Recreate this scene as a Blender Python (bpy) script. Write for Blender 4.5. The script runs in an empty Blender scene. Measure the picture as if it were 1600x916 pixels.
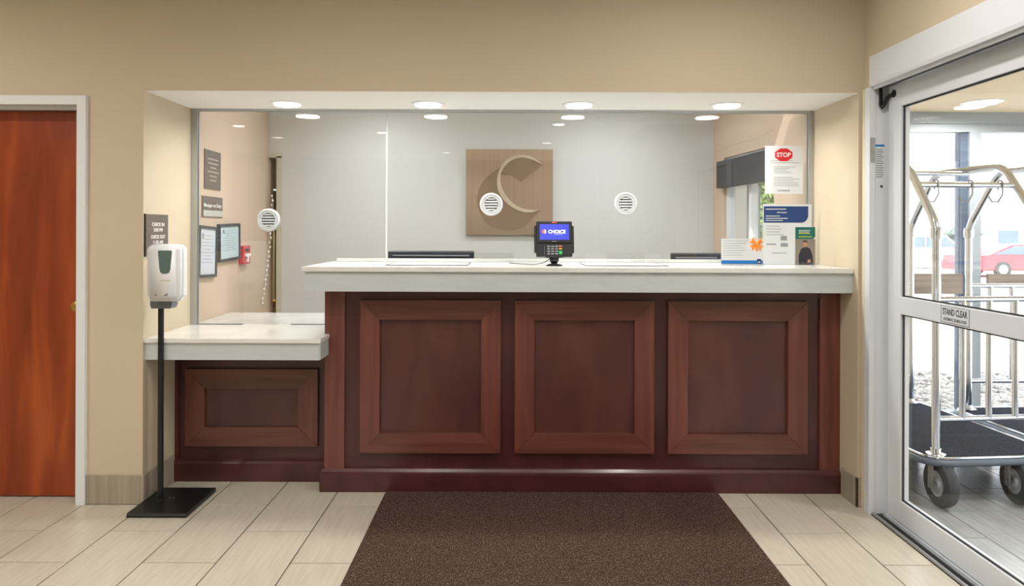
import bpy, bmesh, math, random
from mathutils import Vector, Matrix
random.seed(7)
SC = bpy.context.scene; COL = SC.collection
R = math.radians; PI = math.pi
H = 1.376; F = 1093.0; ROLL = 0.0035

# ---------------- camera, world, sun, exposure
cd = bpy.data.cameras.new('camera'); cam = bpy.data.objects.new('camera', cd); COL.objects.link(cam)
cd.sensor_fit = 'HORIZONTAL'; cd.sensor_width = 36; cd.lens = 36 * F / 1600; cd.shift_y = -98 / 1600
cam.location = (0, 0, H); cam.rotation_euler = (R(90), -ROLL, 0); cd.clip_start = .05; cd.clip_end = 500
SC.camera = cam
SC.view_settings.view_transform = 'Standard'; SC.view_settings.look = 'None'
SC.view_settings.exposure = 0.33; SC.view_settings.gamma = 1; SC.view_settings.use_curve_mapping = False
w = bpy.data.worlds.new('sky'); SC.world = w; w.use_nodes = True
bg = w.node_tree.nodes['Background']; bg.inputs[0].default_value = (.90, .95, 1, 1); bg.inputs[1].default_value = 3.0
sl = bpy.data.lights.new('sun', 'SUN'); so = bpy.data.objects.new('sun', sl); COL.objects.link(so)
sl.energy = 5.0; sl.angle = R(2); sl.color = (1, .96, .9); so.rotation_euler = (R(38), 0, R(-12))
LOBBY_W, SOFFIT_W, OFFICE_W, VEST_W = 12, 5.5, 9, 20

# ---------------- materials
def lin(h):
    h = h.lstrip('#'); c = [int(h[i:i+2], 16) / 255 for i in (0, 2, 4)]
    return tuple((x / 12.92 if x <= .04045 else ((x + .055) / 1.055) ** 2.4) for x in c) + (1,)
MATS = {}
def base(name, col, rough=.5, metal=0, spec=None, coat=0, bump=None, emit=0):
    if name in MATS: return MATS[name]
    m = bpy.data.materials.new(name); m.use_nodes = True; MATS[name] = m
    nt = m.node_tree; p = nt.nodes['Principled BSDF']
    p.inputs['Base Color'].default_value = lin(col); p.inputs['Roughness'].default_value = rough; p.inputs['Metallic'].default_value = metal
    if spec is not None: p.inputs['Specular IOR Level'].default_value = spec
    if coat: p.inputs['Coat Weight'].default_value = coat; p.inputs['Coat Roughness'].default_value = .15
    if emit: p.inputs['Emission Color'].default_value = lin(col); p.inputs['Emission Strength'].default_value = emit
    if bump:
        sc, st = bump; tc = nt.nodes.new('ShaderNodeTexCoord'); n = nt.nodes.new('ShaderNodeTexNoise'); b = nt.nodes.new('ShaderNodeBump')
        n.inputs['Scale'].default_value = sc; n.inputs['Detail'].default_value = 3
        b.inputs['Strength'].default_value = st; b.inputs['Distance'].default_value = .002
        nt.links.new(tc.outputs['Object'], n.inputs['Vector']); nt.links.new(n.outputs[0], b.inputs['Height']); nt.links.new(b.outputs[0], p.inputs['Normal'])
    return m
def grain(name, c1, c2, scale, rough=.4, coat=0, detail=6, mid=(.3, .7), bump=.08, c3=None, rnd=0, metal=0):
    """streaky noise between colours; scale = (sx, sy, sz)"""
    if name in MATS: return MATS[name]
    m = base(name, c1, rough, metal, coat=coat); nt = m.node_tree; p = nt.nodes['Principled BSDF']
    tc = nt.nodes.new('ShaderNodeTexCoord'); mp = nt.nodes.new('ShaderNodeMapping'); n = nt.nodes.new('ShaderNodeTexNoise'); r = nt.nodes.new('ShaderNodeValToRGB')
    mp.inputs['Scale'].default_value = scale; n.inputs['Scale'].default_value = 1; n.inputs['Detail'].default_value = detail; n.inputs['Distortion'].default_value = .6
    r.color_ramp.elements[0].position = mid[0]; r.color_ramp.elements[1].position = mid[1]
    r.color_ramp.elements[0].color = lin(c1); r.color_ramp.elements[1].color = lin(c2)
    if c3: e = r.color_ramp.elements.new((mid[0] + mid[1]) / 2); e.color = lin(c3)
    nt.links.new(tc.outputs['Object'], mp.inputs['Vector'])
    nt.links.new(mp.outputs[0], n.inputs['Vector']); nt.links.new(n.outputs[0], r.inputs[0])
    out = r.outputs[0]
    if rnd:
        oi = nt.nodes.new('ShaderNodeObjectInfo'); ma = nt.nodes.new('ShaderNodeMapRange'); hs = nt.nodes.new('ShaderNodeHueSaturation')
        ma.inputs['To Min'].default_value = 1 - rnd; ma.inputs['To Max'].default_value = 1 + rnd
        nt.links.new(oi.outputs['Random'], ma.inputs[0]); nt.links.new(ma.outputs[0], hs.inputs['Value']); nt.links.new(out, hs.inputs['Color']); out = hs.outputs[0]
    nt.links.new(out, p.inputs['Base Color'])
    if bump:
        b = nt.nodes.new('ShaderNodeBump'); b.inputs['Strength'].default_value = bump; b.inputs['Distance'].default_value = .002
        nt.links.new(n.outputs[0], b.inputs['Height']); nt.links.new(b.outputs[0], p.inputs['Normal'])
    return m
def glassmat(name, tint=(.985, .99, .988), f0=.04):
    m = bpy.data.materials.new(name); m.use_nodes = True; nt = m.node_tree; nt.nodes.clear(); N = nt.nodes.new; L = nt.links.new
    o = N('ShaderNodeOutputMaterial'); mix = N('ShaderNodeMixShader'); t = N('ShaderNodeBsdfTransparent'); g = N('ShaderNodeBsdfGlossy'); ge = N('ShaderNodeNewGeometry')
    d = N('ShaderNodeVectorMath'); d.operation = 'DOT_PRODUCT'; a = N('ShaderNodeMath'); a.operation = 'ABSOLUTE'
    s = N('ShaderNodeMath'); s.operation = 'SUBTRACT'; s.inputs[0].default_value = 1; pw = N('ShaderNodeMath'); pw.operation = 'POWER'; pw.inputs[1].default_value = 5
    ma = N('ShaderNodeMath'); ma.operation = 'MULTIPLY_ADD'; ma.inputs[1].default_value = 1 - f0; ma.inputs[2].default_value = f0
    L(ge.outputs['Normal'], d.inputs[0]); L(ge.outputs['Incoming'], d.inputs[1]); L(d.outputs['Value'], a.inputs[0]); L(a.outputs[0], s.inputs[1]); L(s.outputs[0], pw.inputs[0]); L(pw.outputs[0], ma.inputs[0])
    t.inputs[0].default_value = (*tint, 1); g.inputs['Roughness'].default_value = 0; g.inputs[0].default_value = (1, 1, 1, 1)
    L(ma.outputs[0], mix.inputs[0]); L(t.outputs[0], mix.inputs[1]); L(g.outputs[0], mix.inputs[2]); L(mix.outputs[0], o.inputs[0])
    MATS[name] = m; return m
WALL = base('wall_paint', '#c9bba2', .75, bump=(220, .35))
PINK = base('office_paint', '#d2bca6', .8, bump=(220, .2))
OFFW = base('office_white_paint', '#d0d0cd', .6)
CEILM = base('ceiling_paint', '#efeeea', .8)
BROWNW = base('vestibule_paint', '#d2bf9f', .7)
WHITE = base('white_door_frame_paint', '#e0e4e6', .45)
ALU = base('white_aluminium', '#d9dde2', .42, .0, coat=.2)
ALUM = base('satin_aluminium', '#b9bec2', .35, .85)
CHROME = base('polished_chrome', '#dde2ea', .12, 1)
ZINC = base('zinc_plate', '#9aa09e', .4, .7)
BLACK = base('black_plastic', '#0a0a0c', .4)
BLACKM = base('black_powder_coat', '#101114', .38)
DARK = base('dark_void', '#15120f', .8)
QUARTZ = grain('white_quartz', '#dcdcd8', '#e6e6e3', (5, 5, 5), .18, coat=.2, bump=0)
APRON = grain('pale_apron_laminate', '#bfc6c7', '#c7cdcd', (6, 6, 40), .3, bump=0)
DOORW = grain('orange_cherry_veneer', '#74290a', '#ab4f1a', (9, 9, 1.2), .35, .15, c3='#90390e', detail=5, bump=.03)
WV = grain('mahogany_upright_grain', '#5b2f28', '#794439', (22, 22, 1.4), .33, .25, c3='#6a3930')
WH = grain('mahogany_level_grain', '#552c26', '#714036', (1.4, 22, 22), .33, .25, c3='#63362d')
WF = grain('dark_mahogany', '#3d1b1a', '#522727', (5, 8, 3), .33, .25, c3='#482021')
WP = grain('panel_mahogany', '#472423', '#5b3330', (6, 8, 2.4), .33, .25, c3='#512a28')
TILE = grain('beige_porcelain', '#b4ac9d', '#c2baab', (70, 4, 5), .3, c3='#bbb3a4', rnd=.035, bump=.03)
VTILE = grain('vestibule_porcelain', '#9a9da0', '#b1b4b5', (60, 5, 5), .22, c3='#a6a9ab', rnd=.04, bump=.03)
GROUT = base('dark_grout', '#2f2822', .9)
BASET = grain('grey_brown_base_tile', '#958a7a', '#aaa08f', (60, 60, 2), .45, bump=.05)
RUBBER = base('grey_rubber', '#3e4246', .75)
BRASS = base('brass', '#c9a35a', .25, 1)
SIGNB = grain('brown_sign_laminate', '#5f5750', '#6f665e', (8, 8, 90), .5, bump=.02)
LETTER = base('raised_white_lettering', '#eceae6', .6)
PAPER = base('white_paper', '#d6dadd', .7)
CREAMP = base('white_plastic', '#e8eaed', .3, coat=.2)
PRINTG = base('grey_print', '#8b9095', .8)
PRINTD = base('dark_print', '#3c4046', .8)
BLUE = base('blue_print', '#1f3f76', .7); BLUE2 = base('bright_blue_print', '#1c74bf', .7)
TEAL = base('teal_print', '#116d62', .7); YEL = base('yellow_print', '#d7d84a', .7); ORANGE = base('orange_ribbon', '#f08a24', .5)
REDP = base('red_print', '#c8202a', .6); REDC = base('red_fire_enamel', '#c41620', .35, coat=.3)
BRONZE = grain('brushed_bronze', '#b09b88', '#bca794', (160, 1, .6), .34, bump=.03, metal=.85, mid=(.35, .65))
BRONZE2 = base('bronze_relief', '#8f7863', .45, .45); BRONZE3 = base('pale_bronze_relief', '#c6b79f', .45, .35)
GLASS = glassmat('clear_glass'); ACRYL = glassmat('clear_acrylic', (.965, .97, .972), .05)
PORT = base('grey_white_port_plastic', '#c0c4c6', .3)
BLIND = base('charcoal_blind', '#3b3c42', .7)

# carpet
def carpet(name, c1, c2, c3, sc):
    m = base(name, c1, .95, spec=.1); nt = m.node_tree; N = nt.nodes.new; L = nt.links.new; p = nt.nodes['Principled BSDF']
    tc = N('ShaderNodeTexCoord'); v = N('ShaderNodeTexVoronoi'); n = N('ShaderNodeTexNoise'); r = N('ShaderNodeValToRGB'); b = N('ShaderNodeBump'); mp = N('ShaderNodeMapping')
    mp.inputs['Scale'].default_value = (1, .55, 1); v.inputs['Scale'].default_value = sc; n.inputs['Scale'].default_value = sc * 1.7; n.inputs['Detail'].default_value = 4
    e = r.color_ramp.elements; e[0].position = .38; e[0].color = lin(c1); e[1].position = .75; e[1].color = lin(c3); k = e.new(.52); k.color = lin(c2)
    L(tc.outputs['Object'], mp.inputs[0]); L(mp.outputs[0], v.inputs['Vector']); L(mp.outputs[0], n.inputs['Vector']); L(n.outputs[0], r.inputs[0]); L(r.outputs[0], p.inputs['Base Color'])
    b.inputs['Strength'].default_value = .9; b.inputs['Distance'].default_value = .004; L(v.outputs['Distance'], b.inputs['Height']); L(b.outputs[0], p.inputs['Normal'])
    return m
MATC = carpet('brown_scraper_mat', '#33251f', '#47352f', '#86705f', 120)
CARTC = carpet('charcoal_cart_carpet', '#1d222a', '#2d333d', '#454c59', 130)
def bricktile(name):
    m = base(name, '#c3b59c', .3); nt = m.node_tree; N = nt.nodes.new; L = nt.links.new
    tc = N('ShaderNodeTexCoord'); mp = N('ShaderNodeMapping'); b = N('ShaderNodeTexBrick'); mp.inputs['Rotation'].default_value = (0, 0, R(90))
    b.inputs['Color1'].default_value = lin('#c3b59c'); b.inputs['Color2'].default_value = lin('#bbad94'); b.inputs['Mortar'].default_value = lin('#6b5d50')
    b.inputs['Scale'].default_value = 1; b.inputs['Mortar Size'].default_value = .0015; b.inputs['Brick Width'].default_value = .606; b.inputs['Row Height'].default_value = .3055
    L(tc.outputs['Object'], mp.inputs[0]); L(mp.outputs[0], b.inputs['Vector']); L(b.outputs[0], nt.nodes['Principled BSDF'].inputs['Base Color']); return m
BRICKT = bricktile('far_porcelain')

# ---------------- mesh helpers (all take world coordinates; build() moves them to the parent's frame)
class MB:
    def __init__(s): s.bm = bmesh.new(); s.smooth = False
    def box(s, x0, x1, y0, y1, z0, z1, bev=0, seg=2, M=None):
        t = bmesh.new(); bmesh.ops.create_cube(t, size=1)
        for v in t.verts: v.co = Vector((x0 + (v.co.x + .5) * (x1 - x0), y0 + (v.co.y + .5) * (y1 - y0), z0 + (v.co.z + .5) * (z1 - z0)))
        if bev: bmesh.ops.bevel(t, geom=t.edges[:], offset=bev, segments=seg, affect='EDGES', profile=.5)
        s._add(t, M); return s
    def _add(s, t, M=None):
        if M is not None: bmesh.ops.transform(t, matrix=M, verts=t.verts[:])
        bmesh.ops.recalc_face_normals(t, faces=t.faces[:])
        me = bpy.data.meshes.new('t'); t.to_mesh(me); t.free(); s.bm.from_mesh(me); bpy.data.meshes.remove(me)
    def prism(s, pts, h0, h1, axis='z', M=None, bev=0):
        """polygon pts (a,b) extruded along axis: z -> (a,b,h)  y -> (a,h,b)  x -> (h,a,b)"""
        f = {'z': lambda a, b, h: (a, b, h), 'y': lambda a, b, h: (a, h, b), 'x': lambda a, b, h: (h, a, b)}[axis]
        t = bmesh.new(); A = [t.verts.new(f(a, b, h0)) for a, b in pts]; B = [t.verts.new(f(a, b, h1)) for a, b in pts]
        fa = t.faces.new(A); fb = t.faces.new(B[::-1]); n = len(pts)
        for i in range(n): t.faces.new((A[i], B[i], B[(i + 1) % n], A[(i + 1) % n]))
        if bev: bmesh.ops.bevel(t, geom=list(set(fa.edges[:] + fb.edges[:])), offset=bev, segments=2, affect='EDGES')
        s._add(t, M); return s
    def cyl(s, p0, p1, r0, r1=None, n=20, M=None):
        r1 = r0 if r1 is None else r1; p0 = Vector(p0); p1 = Vector(p1); d = p1 - p0
        t = bmesh.new(); bmesh.ops.create_cone(t, cap_ends=True, segments=n, radius1=r0, radius2=r1, depth=d.length)
        q = d.to_track_quat('Z', 'Y').to_matrix().to_4x4(); bmesh.ops.transform(t, matrix=Matrix.Translation((p0 + p1) / 2) @ q, verts=t.verts[:])
        s._add(t, M); return s
    def ball(s, c, r, sc=(1, 1, 1), n=16, M=None):
        t = bmesh.new(); bmesh.ops.create_uvsphere(t, u_segments=n, v_segments=max(6, n // 2), radius=r)
        bmesh.ops.transform(t, matrix=Matrix.Translation(c) @ Matrix.Diagonal((*sc, 1)), verts=t.verts[:]); s._add(t, M); return s
    def lathe(s, prof, c=(0, 0, 0), axis='z', n=28, M=None):
        """prof [(r,h)...] revolved about axis through c"""
        t = bmesh.new(); rings = []
        for r, h in prof:
            ring = []
            for i in range(n):
                a = 2 * PI * i / n; u, v = r * math.cos(a), r * math.sin(a)
                ring.append(t.verts.new({'z': (u, v, h), 'y': (u, h, v), 'x': (h, u, v)}[axis]))
            rings.append(ring)
        for a, b in zip(rings, rings[1:]):
            for i in range(n): t.faces.new((a[i], a[(i + 1) % n], b[(i + 1) % n], b[i]))
        if prof[0][0] > 1e-5 and prof[0] != prof[-1]: t.faces.new(rings[0]); t.faces.new(rings[-1][::-1])
        bmesh.ops.remove_doubles(t, verts=t.verts[:], dist=1e-6)
        bmesh.ops.transform(t, matrix=Matrix.Translation(c), verts=t.verts[:]); s._add(t, M); return s
    def tube(s, pts, r, n=12, fillet=0, M=None):
        P = [Vector(p) for p in pts]
        if fillet:
            Q = [P[0]]
            for a, b, c in zip(P, P[1:], P[2:]):
                u = (a - b); v = (c - b); f = min(fillet, u.length * .45, v.length * .45); s0 = b + u.normalized() * f; s1 = b + v.normalized() * f
                for k in range(7): tt = k / 6; Q.append(s0 * (1 - tt) ** 2 + b * 2 * tt * (1 - tt) + s1 * tt * tt)
            Q.append(P[-1]); P = Q
        t = bmesh.new(); rings = []; up = None
        for i, p in enumerate(P):
            d = (P[min(i + 1, len(P) - 1)] - P[max(i - 1, 0)]).normalized()
            if up is None: up = Vector((0, 0, 1)) if abs(d.z) < .9 else Vector((1, 0, 0))
            x = d.cross(up).normalized(); y = x.cross(d).normalized(); up = y
            rings.append([t.verts.new(p + (x * math.cos(2 * PI * k / n) + y * math.sin(2 * PI * k / n)) * r) for k in range(n)])
        for a, b in zip(rings, rings[1:]):
            for k in range(n): t.faces.new((a[k], a[(k + 1) % n], b[(k + 1) % n], b[k]))
        t.faces.new(rings[0]); t.faces.new(rings[-1][::-1]); s._add(t, M); return s
    def build(s, name, mat, parent=None, smooth=None, kind=None):
        me = bpy.data.meshes.new(name)
        off = Vector((0, 0, 0)); q = parent
        while q is not None: off += q.location; q = q.parent
        if parent is None:
            xs = [v.co.x for v in s.bm.verts]; ys = [v.co.y for v in s.bm.verts]; zs = [v.co.z for v in s.bm.verts]
            off = Vector(((min(xs) + max(xs)) / 2, (min(ys) + max(ys)) / 2, min(zs)))
        bmesh.ops.translate(s.bm, vec=-off, verts=s.bm.verts[:]); s.bm.to_mesh(me); s.bm.free()
        me.materials.append(mat); o = bpy.data.objects.new(name, me); COL.objects.link(o)
        if parent is None: o.location = off
        else: o.parent = parent
        if smooth or s.smooth:
            for p in me.polygons: p.use_smooth = True
            try: me.set_sharp_from_angle(angle=R(38))
            except Exception: pass
        if kind: o['kind'] = kind
        return o
def S(m): m.smooth = True; return m
def empty(name, loc, label=None, cat=None, group=None):
    o = bpy.data.objects.new(name, None); COL.objects.link(o); o.location = loc; o.empty_display_size = .05
    return tag(o, label, cat, group)
def tag(o, label=None, cat=None, group=None):
    if label: o['label'] = label
    if cat: o['category'] = cat
    if group: o['group'] = group
    return o
def struct(name, m, mat): return m.build(name, mat, kind='structure')
def copy_tree(o, parent=None):
    c = o.copy(); COL.objects.link(c); c.parent = parent
    for ch in list(o.children): copy_tree(ch, c)
    return c
def text(body, mat, parent, c, width, face='-y', height=None, depth=.0006, name='lettering', bold=0):
    """flat lettering centred on world point c, scaled to width (and height)"""
    cu = bpy.data.curves.new('txt', 'FONT'); cu.body = body; cu.align_x = 'CENTER'; cu.align_y = 'CENTER'; cu.extrude = .01; cu.offset = bold; cu.resolution_u = 3
    o = bpy.data.objects.new('txt', cu); COL.objects.link(o); dg = bpy.context.evaluated_depsgraph_get()
    me = bpy.data.meshes.new_from_object(o.evaluated_get(dg)); bpy.data.objects.remove(o); bpy.data.curves.remove(cu)
    m = MB(); m.bm.from_mesh(me); bpy.data.meshes.remove(me)
    xs = [v.co.x for v in m.bm.verts]; ys = [v.co.y for v in m.bm.verts]; sx = width / (max(xs) - min(xs)); sy = sx if height is None else height / (max(ys) - min(ys))
    cx = (max(xs) + min(xs)) / 2; cy = (max(ys) + min(ys)) / 2; c = Vector(c)
    for v in m.bm.verts:
        a, b, d = (v.co.x - cx) * sx, (v.co.y - cy) * sy, v.co.z * depth / .01
        if face == '-y': v.co = c + Vector((a, -d, b))
        elif face == '+x': v.co = c + Vector((d, a, b))
        elif face == '-x': v.co = c + Vector((-d, -a, b))
    return m.build(name, mat, parent)
def at(px, py, D): return Vector(((px - 800) / F * D, D, H - (py - 360 - ROLL * (px - 800)) / F * D))
def lines(m, x0, x1, y, zs, t=.0012, d=.0005, rag=.25):
    for z in zs: m.box(x0, x1 - random.random() * rag * (x1 - x0), y - d, y, z - t, z + t)
    return m

# =============================================== THE SETTING
YF, XL, XR, XW, YG, ZS = 3.50, -1.845, 1.732, 1.757, 4.03, 2.069
XLOB, YLOB, ZC = -5.0, -6.0, 2.78
XV, YV, ZV, XE = 1.90, 5.10, 2.225, 4.5
DX1, DX0 = -2.168, -3.085          # door leaf
# floor: grout bed with every tile a piece
floor = struct('floor', MB().box(-3.4, 1.86, -.8, 4.03, -.08, -.004), GROUT)
fl2 = struct('floor', MB().box(XLOB, -3.4, YLOB, 5.6, -.08, 0).box(-3.4, XW + .1, YLOB, -.8, -.08, 0).box(-3.4, 1.86, 4.03, 7.2, -.08, 0), BRICKT)
TW, TL, G = .3055, .606, .005
def tile_mesh(w, l):
    m = MB().box(0, w, 0, l, -.004, 0, bev=.0007, seg=1); me = bpy.data.meshes.new('tile'); m.bm.to_mesh(me); m.bm.free(); return me
cache = {}
def lay(parent, mat, X0, X1, Y0, Y1, px, py):
    k0 = math.floor((X0 - px) / TW) - 1
    for n in range(k0, k0 + 40):
        a, b = px + n * TW, px + (n + 1) * TW
        a2, b2 = max(a, X0), min(b, X1)
        if b2 - a2 < .012: continue
        ph = py + (0 if n % 2 else -TL / 2)
        j = math.floor((Y0 - ph) / TL) - 1
        while ph + j * TL < Y1:
            c, d = ph + j * TL, ph + (j + 1) * TL; j += 1
            c2, d2 = max(c, Y0), min(d, Y1)
            if d2 - c2 < .012: continue
            key = (round(b2 - a2, 4), round(d2 - c2, 4), mat.name)
            if key not in cache:
                me = tile_mesh(key[0] - G, key[1] - G); me.materials.append(mat); cache[key] = me
            o = bpy.data.objects.new('tile', cache[key]); COL.objects.link(o); o.parent = parent
            o.location = Vector((a2 + G / 2, c2 + G / 2, 0)) - parent.location
lay(floor, TILE, -3.4, 1.752, -.8, 4.0, -1.8264, 3.491)
vfl = struct('floor', MB().box(1.86, XE + .1, .4, YV + .1, -.08, -.004), GROUT)
lay(vfl, VTILE, 1.875, XE, .9, YV + .08, -1.8264, 3.45)

# lobby walls
wf = MB()
wf.box(XLOB, DX0 - .045, YF, YF + .12, 0, ZC).box(DX0 - .045, DX1 + .045, YF, YF + .12, 2.035, ZC).box(DX1 + .045, XL, YF, YF + .12, 0, ZC)
wf.box(XL, XR, YF, YF + .12, ZS + .001, ZC).box(XR, XW + .1, YF, YF + .12, 0, ZC)
struct('wall_front', wf, WALL)
struct('wall_side_of_recess_left', MB().box(XL - .1, XL, YF + .12, YG + .02, 0, 2.5), WALL)
struct('wall_side_of_recess_right', MB().box(XR, XW + .1, YF + .12, YG + .02, 0, 2.5), WALL)
rw = MB().box(XW, XV, YLOB, .55, 0, ZC).box(XW, XV, .55, 3.43, 2.235, ZC).box(XW, XV, 3.43, YF, 0, ZC)
struct('wall_right', rw, WALL)
struct('wall_left', MB().box(XLOB - .12, XLOB, YLOB, YF + .12, 0, ZC), WALL)
struct('ceiling', MB().box(XLOB - .12, XV, YLOB - .15, YF + .12, ZC, ZC + .15), CEILM)
struct('trim_1', MB().box(XL, XR, YF + .0015, YF + .12, ZS, ZS + .001).box(XL, XR, YF + .12, YG + .1, ZS, ZS + .12), CEILM)     # underside of the recess
# rear wall (behind the camera)
struct('wall_back', MB().box(XLOB, XV, YLOB - .15, YLOB, 0, ZC), WALL)

# office behind the glass
YB = 5.5; OXL, OXR = -1.912, 1.585
struct('wall_office_back', MB().box(-1.812, 1.9, YB, YB + .1, 0, 2.5).box(-2.1, -1.812, YB, YB + .1, 1.975, 2.5), OFFW)
struct('wall_office_left', MB().prism([(XL, YG + .02), (OXL, YB), (OXL, YB + .1), (OXL - .12, YB + .1), (OXL - .12, YG + .02)], 0, 2.5), PINK)
def wr(D): return XR + (OXR - XR) * (D - YG) / (YB - YG)
orw = MB()
def wseg(m, d0, d1, z0, z1, t=.09): m.prism([(wr(d0), d0), (wr(d1), d1), (wr(d1) + t, d1), (wr(d0) + t, d0)], z0, z1)
wseg(orw, YG + .02, 4.5, 0, 2.5); wseg(orw, 5.3, YB, 0, 2.5); wseg(orw, 4.5, 5.3, 0, .95); wseg(orw, 4.5, 5.3, 1.93, 2.5)
struct('wall_office_right', orw, PINK)
struct('ceiling', MB().box(-2.1, 1.9, YG + .1, YB + .1, 2.42, 2.5), CEILM)
wseg_ = MB(); t = .05
for a, b, z0, z1 in ((4.5, 4.54, .95, 1.93), (5.26, 5.3, .95, 1.93), (4.5, 5.3, .95, .99), (4.5, 5.3, 1.89, 1.93), (4.88, 4.915, .95, 1.93)):
    wseg_.prism([(wr(a) + .02, a), (wr(b) + .02, b), (wr(b) + .07, b), (wr(a) + .07, a)], z0, z1)
ow = struct('window_1', wseg_, WHITE)
MB().prism([(wr(4.54) + .04, 4.54), (wr(5.26) + .04, 5.26), (wr(5.26) + .046, 5.26), (wr(4.54) + .046, 4.54)], .99, 1.89).build('pane', GLASS, ow)
bl = MB(); 
bl.prism([(wr(4.48) - .05, 4.48), (wr(5.32) - .05, 5.32), (wr(5.32) - .005, 5.32), (wr(4.48) - .005, 4.48)], 1.70, 1.90)
bo = bl.build('window_valance', BLIND); tag(bo, 'charcoal window valance on the office right wall behind the glass', 'valance')

# door into the back room behind the office (left end of the white wall)
d2 = MB().box(-1.849, -1.812, 5.485, 5.6, 0, 1.95).box(-2.0, -1.812, 5.485, 5.6, 1.94, 1.975)
struct('door_2', d2, base('cream_frame_paint', '#c9c3ae', .5))
bx = MB().box(-2.6, -2.55, 5.6, 7.2, 0, 2.5).box(-1.3, -1.25, 5.6, 7.2, 0, 2.5).box(-2.6, -1.25, 7.15, 7.2, 0, 2.5).box(-2.6, -1.25, 5.6, 7.2, 2.45, 2.5)
struct('wall_back_room', bx, base('back_room_paint', '#9a8f7c', .8))
c = empty('hanging_coats', (-2.1, 6.15, 0), 'dark jackets hanging beyond the narrow doorway left of the white wall', 'coats')
MB().tube([(-2.5, 6.15, 1.72), (-1.3, 6.15, 1.72)], .014).build('rail', ZINC, c)
for k in range(7):
    x = -2.32 + k * .09; col = ['#2a2622', '#5a4d33', '#3a332a', '#6b5c3e'][k % 4]
    MB().prism([(x - .03, .75), (x + .03, .72), (x + .035, 1.3), (x + .02, 1.62), (x, 1.7), (x - .02, 1.62), (x - .035, 1.3)], 5.95, 6.35, 'y', bev=.008).build('coat', base('coat_cloth' + col, col, .9), c)
yb = empty('mop_bucket', (-2.08, 5.85, 0), 'yellow plastic bucket stack seen low in the narrow doorway', 'bucket')
S(MB().lathe([(.10, 0), (.13, .28), (.125, .28), (.1, .02), (0, .02)], (-2.08, 5.85, 0))).build('bucket', base('yellow_plastic', '#d8a915', .4), yb)
for k in range(6): MB().box(-2.17, -1.99, 5.76, 5.94, .285 + k * .085, .355 + k * .085, bev=.01).build('crate', base('amber_plastic', '#b9830f', .45) if k % 2 else MATS['yellow_plastic'], yb)

# lobby door (left)
dj = MB().box(DX0 - .045, DX0, YF - .02, YF + .15, 0, 2.04).box(DX1, DX1 + .045, YF - .02, YF + .15, 0, 2.04).box(DX0, DX1, YF - .02, YF + .15, 1.995, 2.04)
dj.box(DX0, DX1, YF + .135, YF + .15, 0, 1.995)
dj.box(DX0, DX1, YF + .05, YF + .075, 1.98, 1.995)
door = struct('door_1', dj, WHITE)
MB().box(DX0 + .003, DX1 - .003, YF + .085, YF + .13, .006, 1.978, bev=.0015, seg=1).build('door_leaf', DOORW, door)
k = S(MB().lathe([(.033, 0), (.033, -.004), (.024, -.007), (.011, -.009), (.011, -.028), (.022, -.036), (.028, -.05), (.024, -.062), (.012, -.067), (0, -.067)], (-2.198, YF + .085, .985), 'y', 24)).build('door_knob', BRASS, door)
MB().box(DX1 - .012, DX1 - .003, YF + .08, YF + .086, .94, 1.03).build('latch_plate', BRASS, door)

# baseboards of tile
BH = .146
def bb(name, segs):
    o = None
    for a in segs:
        m = MB().box(*a, 0.001, BH, bev=.0015, seg=1)
        if o is None: o = struct(name, m, BASET)
        else: m.build('tile', BASET, o)
bb('baseboard_left', [(DX1 + .047, XL + .010, YF - .010, YF)])
bb('baseboard_recess_left', [(XL, XL + .010, YF, 3.655), (XL, XL + .010, 3.657, 3.808)])
bb('baseboard_right', [(XR - .010, XR, YF - .012, 3.655)])
bb('baseboard_corner', [(XR - .010, XW - .002, YF - .012, YF - .001)])
MB().box(XW - .012, XW, 3.45, YF - .013, .001, 2.08).build('trim_2', base('cream_caulk', '#d8cfb4', .6), kind='structure')

# vestibule shell
struct('ceiling', MB().box(1.86, XE + .1, .4, YV + .12, ZV + .02, ZV + .2), BROWNW)
struct('wall_vestibule_left', MB().box(1.862, XV, 3.43, 4.03, 0, ZV + .02).box(1.85, XV - .03, 4.03, 4.45, 0, ZV + .02), BROWNW)
struct('wall_vestibule_back', MB().box(XV, XE + .1, .4, .5, 0, ZV + .1), BROWNW)
sf = MB()
x0s = 1.74
for a, b in ((x0s, x0s + .07), (3.335, 3.42), (4.43, 4.5)): sf.box(a, b, YV, YV + .09, 0, 2.105)
sf.box(x0s, XE, YV, YV + .09, 2.105, ZV + .02).box(x0s, XE, YV + .01, YV + .08, .0, .06)
SFM = base('storefront_frame_paint', '#9aa2a9', .45)
st = struct('window_4', sf, SFM)
MB().box(3.290, 3.335, YV + .02, YV + .10, .06, 2.105).build('weather_strip', base('blue_grey_strip', '#48566a', .5), st)
MB().box(x0s + .02, XE - .02, YV - .022, YV, 2.165, ZV + .02).build('head_rail', SFM, st)
for a, b in ((x0s + .07, 3.29), (3.42, 4.43)): MB().box(a, b, YV + .04, YV + .048, .06, 2.105).build('pane', GLASS, st)
se = MB()
for a, b in ((.5, .58), (1.9, 1.98), (3.4, 3.48), (YV - .06, YV)): se.box(XE, XE + .09, a, b, .06, 2.105)
se.box(XE, XE + .09, .5, YV, 2.105, ZV + .02).box(XE, XE + .09, .5, YV, 0, .06)
s5 = struct('window_5', se, SFM)
for a, b in ((.58, 1.9), (1.98, 3.4), (3.48, YV - .06)): MB().box(XE + .04, XE + .048, a, b, .06, 2.105).build('pane', GLASS, s5)

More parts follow.
